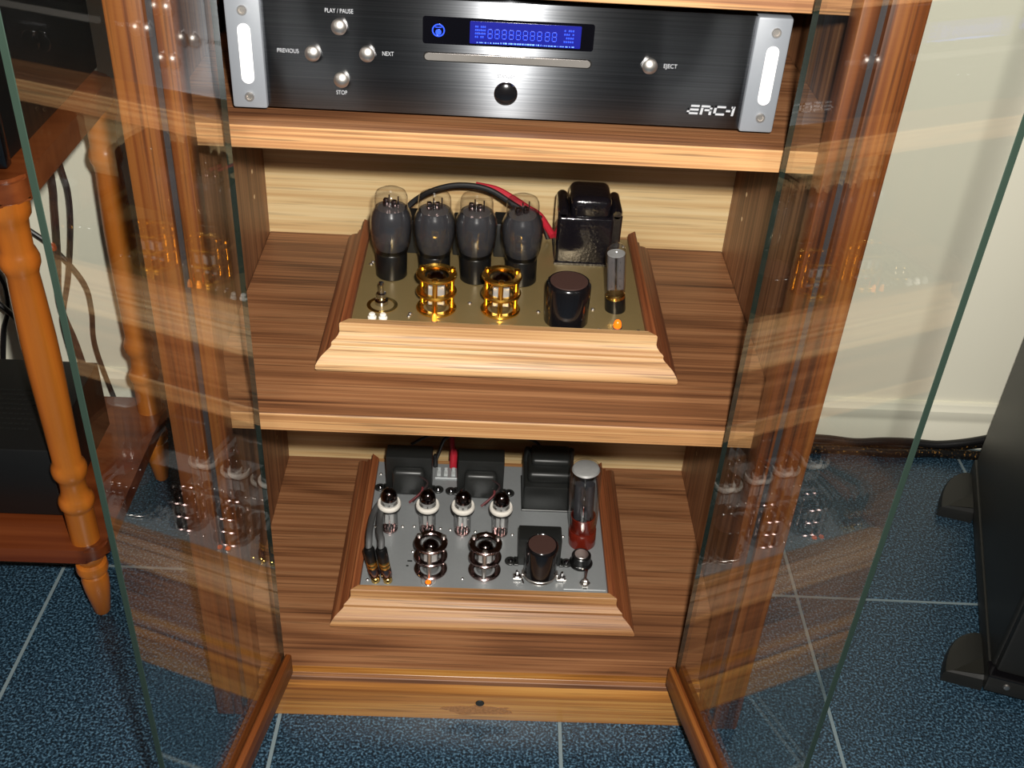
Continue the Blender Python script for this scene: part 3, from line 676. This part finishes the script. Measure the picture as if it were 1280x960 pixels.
bm = B(); lathe(bm, [(.0148, .0262), (.0155, .034), (.0160, .044), (.0150, .0445), (.0120, .030), (.0120, .0262)], (bx_, by_, P2), 28); obj('red_reflection', bm, 'amber_base', bt)  # amber ring added inside the glass to imitate reddish reflections low down
bt.rotation_euler = (0, math.radians(-2.6), 0); bt.scale.z = 1.075
# knob
bm = B(); lathe(bm, [(0, 0), (.0150, 0), (.0154, .0015), (.0140, .0045), (.0128, .0052), (.0122, .0145), (.0112, .0155), (0, .0155)], (.1225, .1640, P2), 36); kn = obj('volume_knob', bm, 'bakelite', amp2, (.1225, .164, P2))
bm = B(); cyl(bm, (.1225, .1640, P2+.0150), .0088, .0014, .0003, 32); obj('knob_cap', bm, 'steel', kn)
bm = B(); cyl(bm, (.1240, .1496, P2+.0036), .0012, .001, .0003, 10); obj('pointer_dot', bm, 'white_ceramic', kn)
# toggle switch on its own little plate
bm = B(); box(bm, .0985, .1515, .1165, .1485, P2-.0002, P2+.0010, .0003, 1); sw = obj('switch_plate', bm, 'zinc_plate', amp2)
bm = B(); lathe(bm, [(0, 0), (.0068, 0), (.0068, .0028), (.0050, .0036), (.0040, .0036), (.0040, .0075), (.0030, .0085), (0, .0085)], (.1255, .1265, P2+.0008), 6); obj('switch_nut', bm, 'steel', sw)
bm = B(); tube(bm, [(.1255, .1265, P2+.006), (.1258, .1290, P2+.014), (.1262, .1312, P2+.0205)], (.0013, .0022), 12); obj('switch_lever', bm, 'dark_chrome', sw)
bm = B(); box(bm, .1228, .1276, .1172, .1192, P2+.0010, P2+.0016); obj('switch_mark', bm, 'black_matt', sw)
lamp(amp2, -.0690, .1195, P2, .0036, k=.45)
bm = B(); lathe(bm, [(.0085, 0), (.0085, .0004), (.0092, .0004), (.0092, 0)], (-.0690, .1235, P2), 32); obj('lamp_ring', bm, 'steel', amp2)
screws(amp2, ((-.1440, .2180), (-.1085, .2200), (-.0935, .2210), (-.0590, .2190), (-.0460, .2170), (-.0130, .2150), (.0015, .2150), (.0355, .2120), (-.0920, .1740), (-.0270, .1290), (.1020, .2120), (-.1440, .1220), (-.147, .325)), P2, .0021)
for x, y, w in ((-.0975, .1560, .006), (-.0985, .1475, .003)):
    bm = B(); box(bm, x, x+w, y, y+.0022, P2-.0005, P2+.0003); obj('plate_slot', bm, 'black_matt', amp2)
# clear screw terminals at the back
bm = B(); box(bm, -.0720, -.0400, .3190, .3420, P2-.0004, P2+.0022, .0004, 1); tb = obj('terminal_strip', bm, 'zinc_plate', amp2)
for x in (-.0665, -.0570, -.0465):
    bm = B(); box(bm, x-.0030, x+.0030, .3225, .3370, P2+.0018, P2+.0058, .0010, 2); lathe(bm, [(.0026, .0055), (.0026, .0085), (.0012, .0092), (0, .0092)], (x, .3330, P2), 14); obj('terminal', bm, 'clear_plastic', tb)
set_back(amp2, .0066)
# interconnect plugs and cable
ic = thing('interconnect_cable', 'grey twin cable with gold plugs standing on the grey metal plate', 'cable', (-.126, .115, P2))
for x, s in ((-.1335, 0), (-.1185, 1)):
    lean = Matrix.Rotation(math.radians(-9), 4, 'Y') @ Matrix.Rotation(math.radians(-4), 4, 'X')
    y = .1270
    q_ = 1.25
    bm = B(); lathe(bm, [(r*q_, h*1.03) for r, h in [(.0042, 0), (.0046, .0010), (.0046, .0060), (.0038, .0070), (.0038, .0095)]], (x, y, P2), 20, mat=lean); lathe(bm, [(r*q_, h*1.03) for r, h in [(.0050, .0215), (.0054, .0235), (.0054, .0258), (.0050, .0270), (.0054, .0282), (.0054, .0310), (.0048, .0325)]], (x, y, P2), 24, mat=lean); pg = obj('plug', bm, 'brass', ic)
    bm = B(); lathe(bm, [(r*q_, h*1.03) for r, h in [(.0040, .0088), (.0055, .0098), (.0055, .0205), (.0050, .0218)]], (x, y, P2), 24, mat=lean); obj('plug_shell', bm, 'dark_chrome', pg)
    bm = B(); lathe(bm, [(r*q_, h*1.03) for r, h in [(.0052, .0320), (.0056, .0330), (.0056, .0495), (.0044, .0520), (.0, .0520)]], (x, y, P2), 24, mat=lean); obj('plug_grip', bm, 'bakelite', pg)
    tp = V(x, y, P2)+lean @ V(0, 0, .0505)
    bm = B(); tube(bm, [tp, tp+V(-.0006, .010, .0080), V(-.1432+s*.0120, .160, P2+.0540), V(-.1440+s*.0090, .205, P2+.0390), V(-.1375+s*.006, .232, P2+.0350), V(-.1310+s*.004, .246, P2+.020), V(-.129+s*.004, .253, P2+.0006)], .0041, 12); obj('cable_jacket', bm, 'cable_grey', ic)
# red and black leads dropping to the terminals from behind
bm = B(); tube(bm, [(-.0500, .356, P2+.055), (-.0608, .352, .1500), (-.0690, .350, .1240), (-.0722, .352, P2+.012)], .0026, 10); box(bm, -.0758, -.0690, .3485, .3555, P2+.0002, P2+.022, .002, 2); tag(obj('speaker_lead', bm, 'cable_black'), 'black lead dropping behind the grey metal plate between two transformers', 'cable')
bm = B(); tube(bm, [(-.0500, .362, P2+.060), (-.0500, .354, .1530), (-.0485, .350, .1300), (-.0470, .352, P2+.008)], .0034, 10); lathe(bm, [(.0034, .034), (.0054, .026), (.0058, .0003), (0, .0003)], (-.0472, .3520, P2), 16); tag(obj('speaker_lead', bm, 'cable_red'), 'red lead with thick sleeve dropping behind the grey metal plate', 'cable')
bm = B(); tube(bm, [(-.1050, .330, P2+.056), (-.080, .345, P2+.061), (-.045, .352, P2+.060), (.010, .350, P2+.0630), (.060, .345, P2+.060), (.075, .332, P2+.052)], .0020, 8); tag(obj('power_wire', bm, 'cable_black'), 'thin black wire strung behind the three lower transformers', 'cable')

# ================================================================== wooden rack beside the cabinet
rk = thing('side_rack', 'honey-coloured wooden rack with turned legs beside the cabinet', 'rack', (-.75, .29, 0))
LEG = [(0, 0), (.0095, .0), (.0125, .004), (.0190, .045), (.0200, .062), (.0180, .068), (.0150, .070), (.0165, .0725), (.0225, .076), (.0235, .082), (.0220, .088), (.0170, .091), (.0180, .094), (.0215, .100), (.0215, .108), (0, .108)]
LEG2 = [(0, .128), (.0205, .128), (.0205, .178), (.0215, .182), (.0245, .186), (.0250, .193), (.0225, .199), (.0190, .203), (.0180, .212), (.0182, .222), (.0205, .228), (.0240, .234), (.0245, .242), (.0225, .248), (.0195, .254), (.0205, .30), (.0225, .38), (.0225, .42), (.0205, .478), (.0195, .500), (.0215, .506), (.0245, .512), (.0248, .519), (.0225, .526), (.0200, .531), (.0205, .552), (.0215, .562), (.0262, .568), (.0272, .577), (.0262, .586), (0, .586)]
bm = B()
for P in (LEG, LEG2): lathe(bm, [(r*.84, z) for r, z in P], (-.4925, .1560, 0), 28)
lg = obj('leg', bm, 'maple_z', rk, (-.4925, .1560, 0))
for x, y in ((-.4860, .4240), (-1.0, .1560), (-1.0, .4240)):
    c = lg.copy(); COL.objects.link(c); c.parent = rk; c.location = V(x, y, 0)-ORG[rk.name]
def rshelf(z0, z1):
    bm = B(); t = bmesh.new()
    poly = rrect(-1.03, -.4660, .1330, .4500, .022, 6)
    a = [t.verts.new((x, y, z0)) for x, y in poly]; b = [t.verts.new((x, y, z1)) for x, y in poly]; n_ = len(poly)
    t.faces.new(a[::-1]); t.faces.new(b)
    for i in range(n_): t.faces.new((a[i], a[(i+1) % n_], b[(i+1) % n_], b[i]))
    bmesh.ops.bevel(t, geom=[e for e in t.edges if abs(e.verts[0].co.z-e.verts[1].co.z) < 1e-6], offset=.004, segments=2, affect='EDGES')
    join(bm, t); obj('rack_shelf', bm, 'cherry_x', rk)
rshelf(.107, .129); rshelf(.585, .613)
bx = thing('component_box', 'black component with vented mesh top on the lower rack shelf', 'audio component', (-.75, .28, .129))
bm = B(); box(bm, -.955, -.5270, .1860, .3760, .1365, .2400, .002, 2); obj('casing', bm, 'black_box', bx)
bm = B()
for i in range(17):
    for j in range(9): box(bm, -.69+i*.0075, -.69+i*.0075+.0052, .225+j*.0100, .225+j*.0100+.0028, .2396, .2404)
o = obj('vent_slots', bm, 'black_matt', bx, smooth=False); o['kind'] = 'stuff'
for x in (-.92, -.56):
    for y in (.21, .35):
        bm = B(); cyl(bm, (x, y, .129), .012, .0085, .001, 16); obj('foot', bm, 'black_matt', bx)
ux = thing('component_box', 'black component standing on the upper rack shelf', 'audio component', (-.75, .29, .613))
bm = B(); box(bm, -.955, -.4830, .1600, .4400, .6210, .7700, .002, 2); obj('casing', bm, 'black_box', ux)
bm = B(); box(bm, -.960, -.4790, .1480, .1610, .6200, .7720, .002, 2); obj('front_panel', bm, 'black_gloss', ux)
for x in (-.92, -.55):
    for y in (.19, .39):
        bm = B(); cyl(bm, (x, y, .613), .012, .0085, .001, 16); obj('foot', bm, 'black_matt', ux)
# cables hanging behind the rack
def hang(P, r, mat, label):
    bm = B(); tube(bm, [(x, y, z) for x, y, z in P], r, 10); tag(obj('hanging_cable', bm, mat), label, 'cable', 'cables behind the side rack')
def yl(L, y=.53): return [(x, y, z) for x, z in L]
hang([(-.602, .53, .62)]+yl([[-.604, .4415], [-.6088, .3881], [-.6185, .3131], [-.6285, .2539], [-.628, .2133], [-.6193, .1647]])+[(-.61, .53, .08), (-.60, .53, .006)], .0048, 'cable_brown', 'thick brown cable hanging straight behind the rack')
hang([(-.600, .525, .60)]+yl([[-.5825, .4598], [-.5792, .4194], [-.5858, .3649], [-.6029, .2881], [-.6196, .2342], [-.6246, .2066]], .515)+[(-.622, .515, .12), (-.63, .515, .006)], .0035, 'cable_brown', 'slim brown cable curving behind the rack')
hang([(-.80, .555, .44), (-.72, .555, .385)]+yl([[-.6599, .3401], [-.6365, .3186], [-.6098, .2812], [-.5963, .2488], [-.5953, .208]], .552)+[(-.600, .552, .14), (-.58, .552, .006)], .0036, 'cable_black', 'black cable looping sideways across the wall behind the rack')
hang([(-.78, .545, .40), (-.73, .54, .32)]+yl([[-.7069, .2764], [-.7035, .2501], [-.7085, .2161], [-.7219, .1808]])+[(-.74, .53, .10), (-.75, .52, .006)], .0040, 'cable_black', 'black cable bulging behind the front rack leg')
hang([(-.75, .50, .30), (-.70, .50, .245)]+yl([[-.6704, .2043], [-.6569, .1841], [-.6374, .1495]], .50)+[(-.62, .50, .07), (-.66, .49, .006)], .0040, 'cable_black', 'black cable slanting down to the floor behind the rack')

# ================================================================== tall black speaker
spA = V(.634, .065, 0); dv = V(.136, .427, 0).normalized(); wv = V(dv.y, -dv.x, 0)
SM = Matrix((wv.to_4d(), dv.to_4d(), (0, 0, 1, 0), (0, 0, 0, 1))).transposed(); SM[0][3], SM[1][3], SM[2][3] = spA.x, spA.y, 0
for i in range(3): SM[3][i] = 0
SM[3][3] = 1
sk = thing('floor_speaker', 'tall black floor speaker with rounded outrigger feet near the wall', 'speaker', tuple(spA+wv*.11+dv*.22))
bm = B(); box(bm, 0, .22, .012, .448, .040, 1.05, .006, 3, mat=SM); obj('speaker_cabinet', bm, 'speaker_black', sk)
bm = B(); box(bm, .004, .216, 0, .013, .046, 1.045, .004, 2, mat=SM); obj('speaker_grille', bm, 'speaker_black', sk)
bm = B(); box(bm, -.002, .222, -.004, .452, .012, .0405, .003, 2, mat=SM); obj('speaker_plinth', bm, 'speaker_black', sk)
bm = B(); box(bm, -.003, .223, -.006, .020, .0385, .0425, .0012, 1, mat=SM); obj('trim_strip', bm, 'black_gloss', sk)
bm = B(); lathe(bm, [(.0, .003), (.0035, .0025), (.0045, 0)], (.022, -.0035, .028), 14, axis='y', mat=None); bmesh.ops.transform(bm, matrix=SM, verts=bm.verts); obj('plinth_screw', bm, 'steel', sk)
for v0, vl in ((.006, .088), (.340, .108)):
    for s in (-1, 1):
        bm = B(); t = bmesh.new(); rows = []; N = 14
        for r_, z_ in ((1.0, 0), (1.0, .012), (.95, .018), (.80, .021), (.001, .022)):
            ring = [(-.0005, v0+.45*vl*(1-r_))]+[(-.050*r_*math.cos(PI/2*k/N), v0+.1*vl*(1-r_)+vl*r_*math.sin(PI/2*k/N)) for k in range(N+1)]
            rows.append([t.verts.new((x if s < 0 else .22-x, y, z_)) for x, y in ring])
        for a, b in zip(rows, rows[1:]):
            for k in range(len(a)):
                t.faces.new((a[k], a[(k+1) % len(a)], b[(k+1) % len(a)], b[k]))
        t.faces.new(rows[-1]); t.faces.new(rows[0][::-1])
        bmesh.ops.transform(t, matrix=SM, verts=t.verts); join(bm, t); obj('outrigger_foot', bm, 'speaker_black', sk)
# dark cables lying along the wall
for k, (dy, z, r, mt, lb) in enumerate(((.0, .0085, .0085, 'cable_braid', 'thick dark cable lying on the tiles along the wall, right against the baseboard'), (-.0175, .008, .008, 'cable_braid', 'dark cable lying on the tiles along the wall, out from the baseboard'), (-.008, .021, .0065, 'cable_black', 'black cable lying on top of the dark cables along the wall'))):
    P = []
    for i in range(13):
        x = .42+i*.045
        rise = max(0, x-.76)*(.22, 0, .28)[k]
        P.append((x, .5645+dy+.0022*math.sin(i*1.7+k*2), z+rise+(.0015*math.sin(i*2.3+k) if k == 2 else 0)))
    bm = B(); tube(bm, P, r, 12, 5); tag(obj('floor_cable', bm, mt), lb, 'cable', 'cables along the wall')
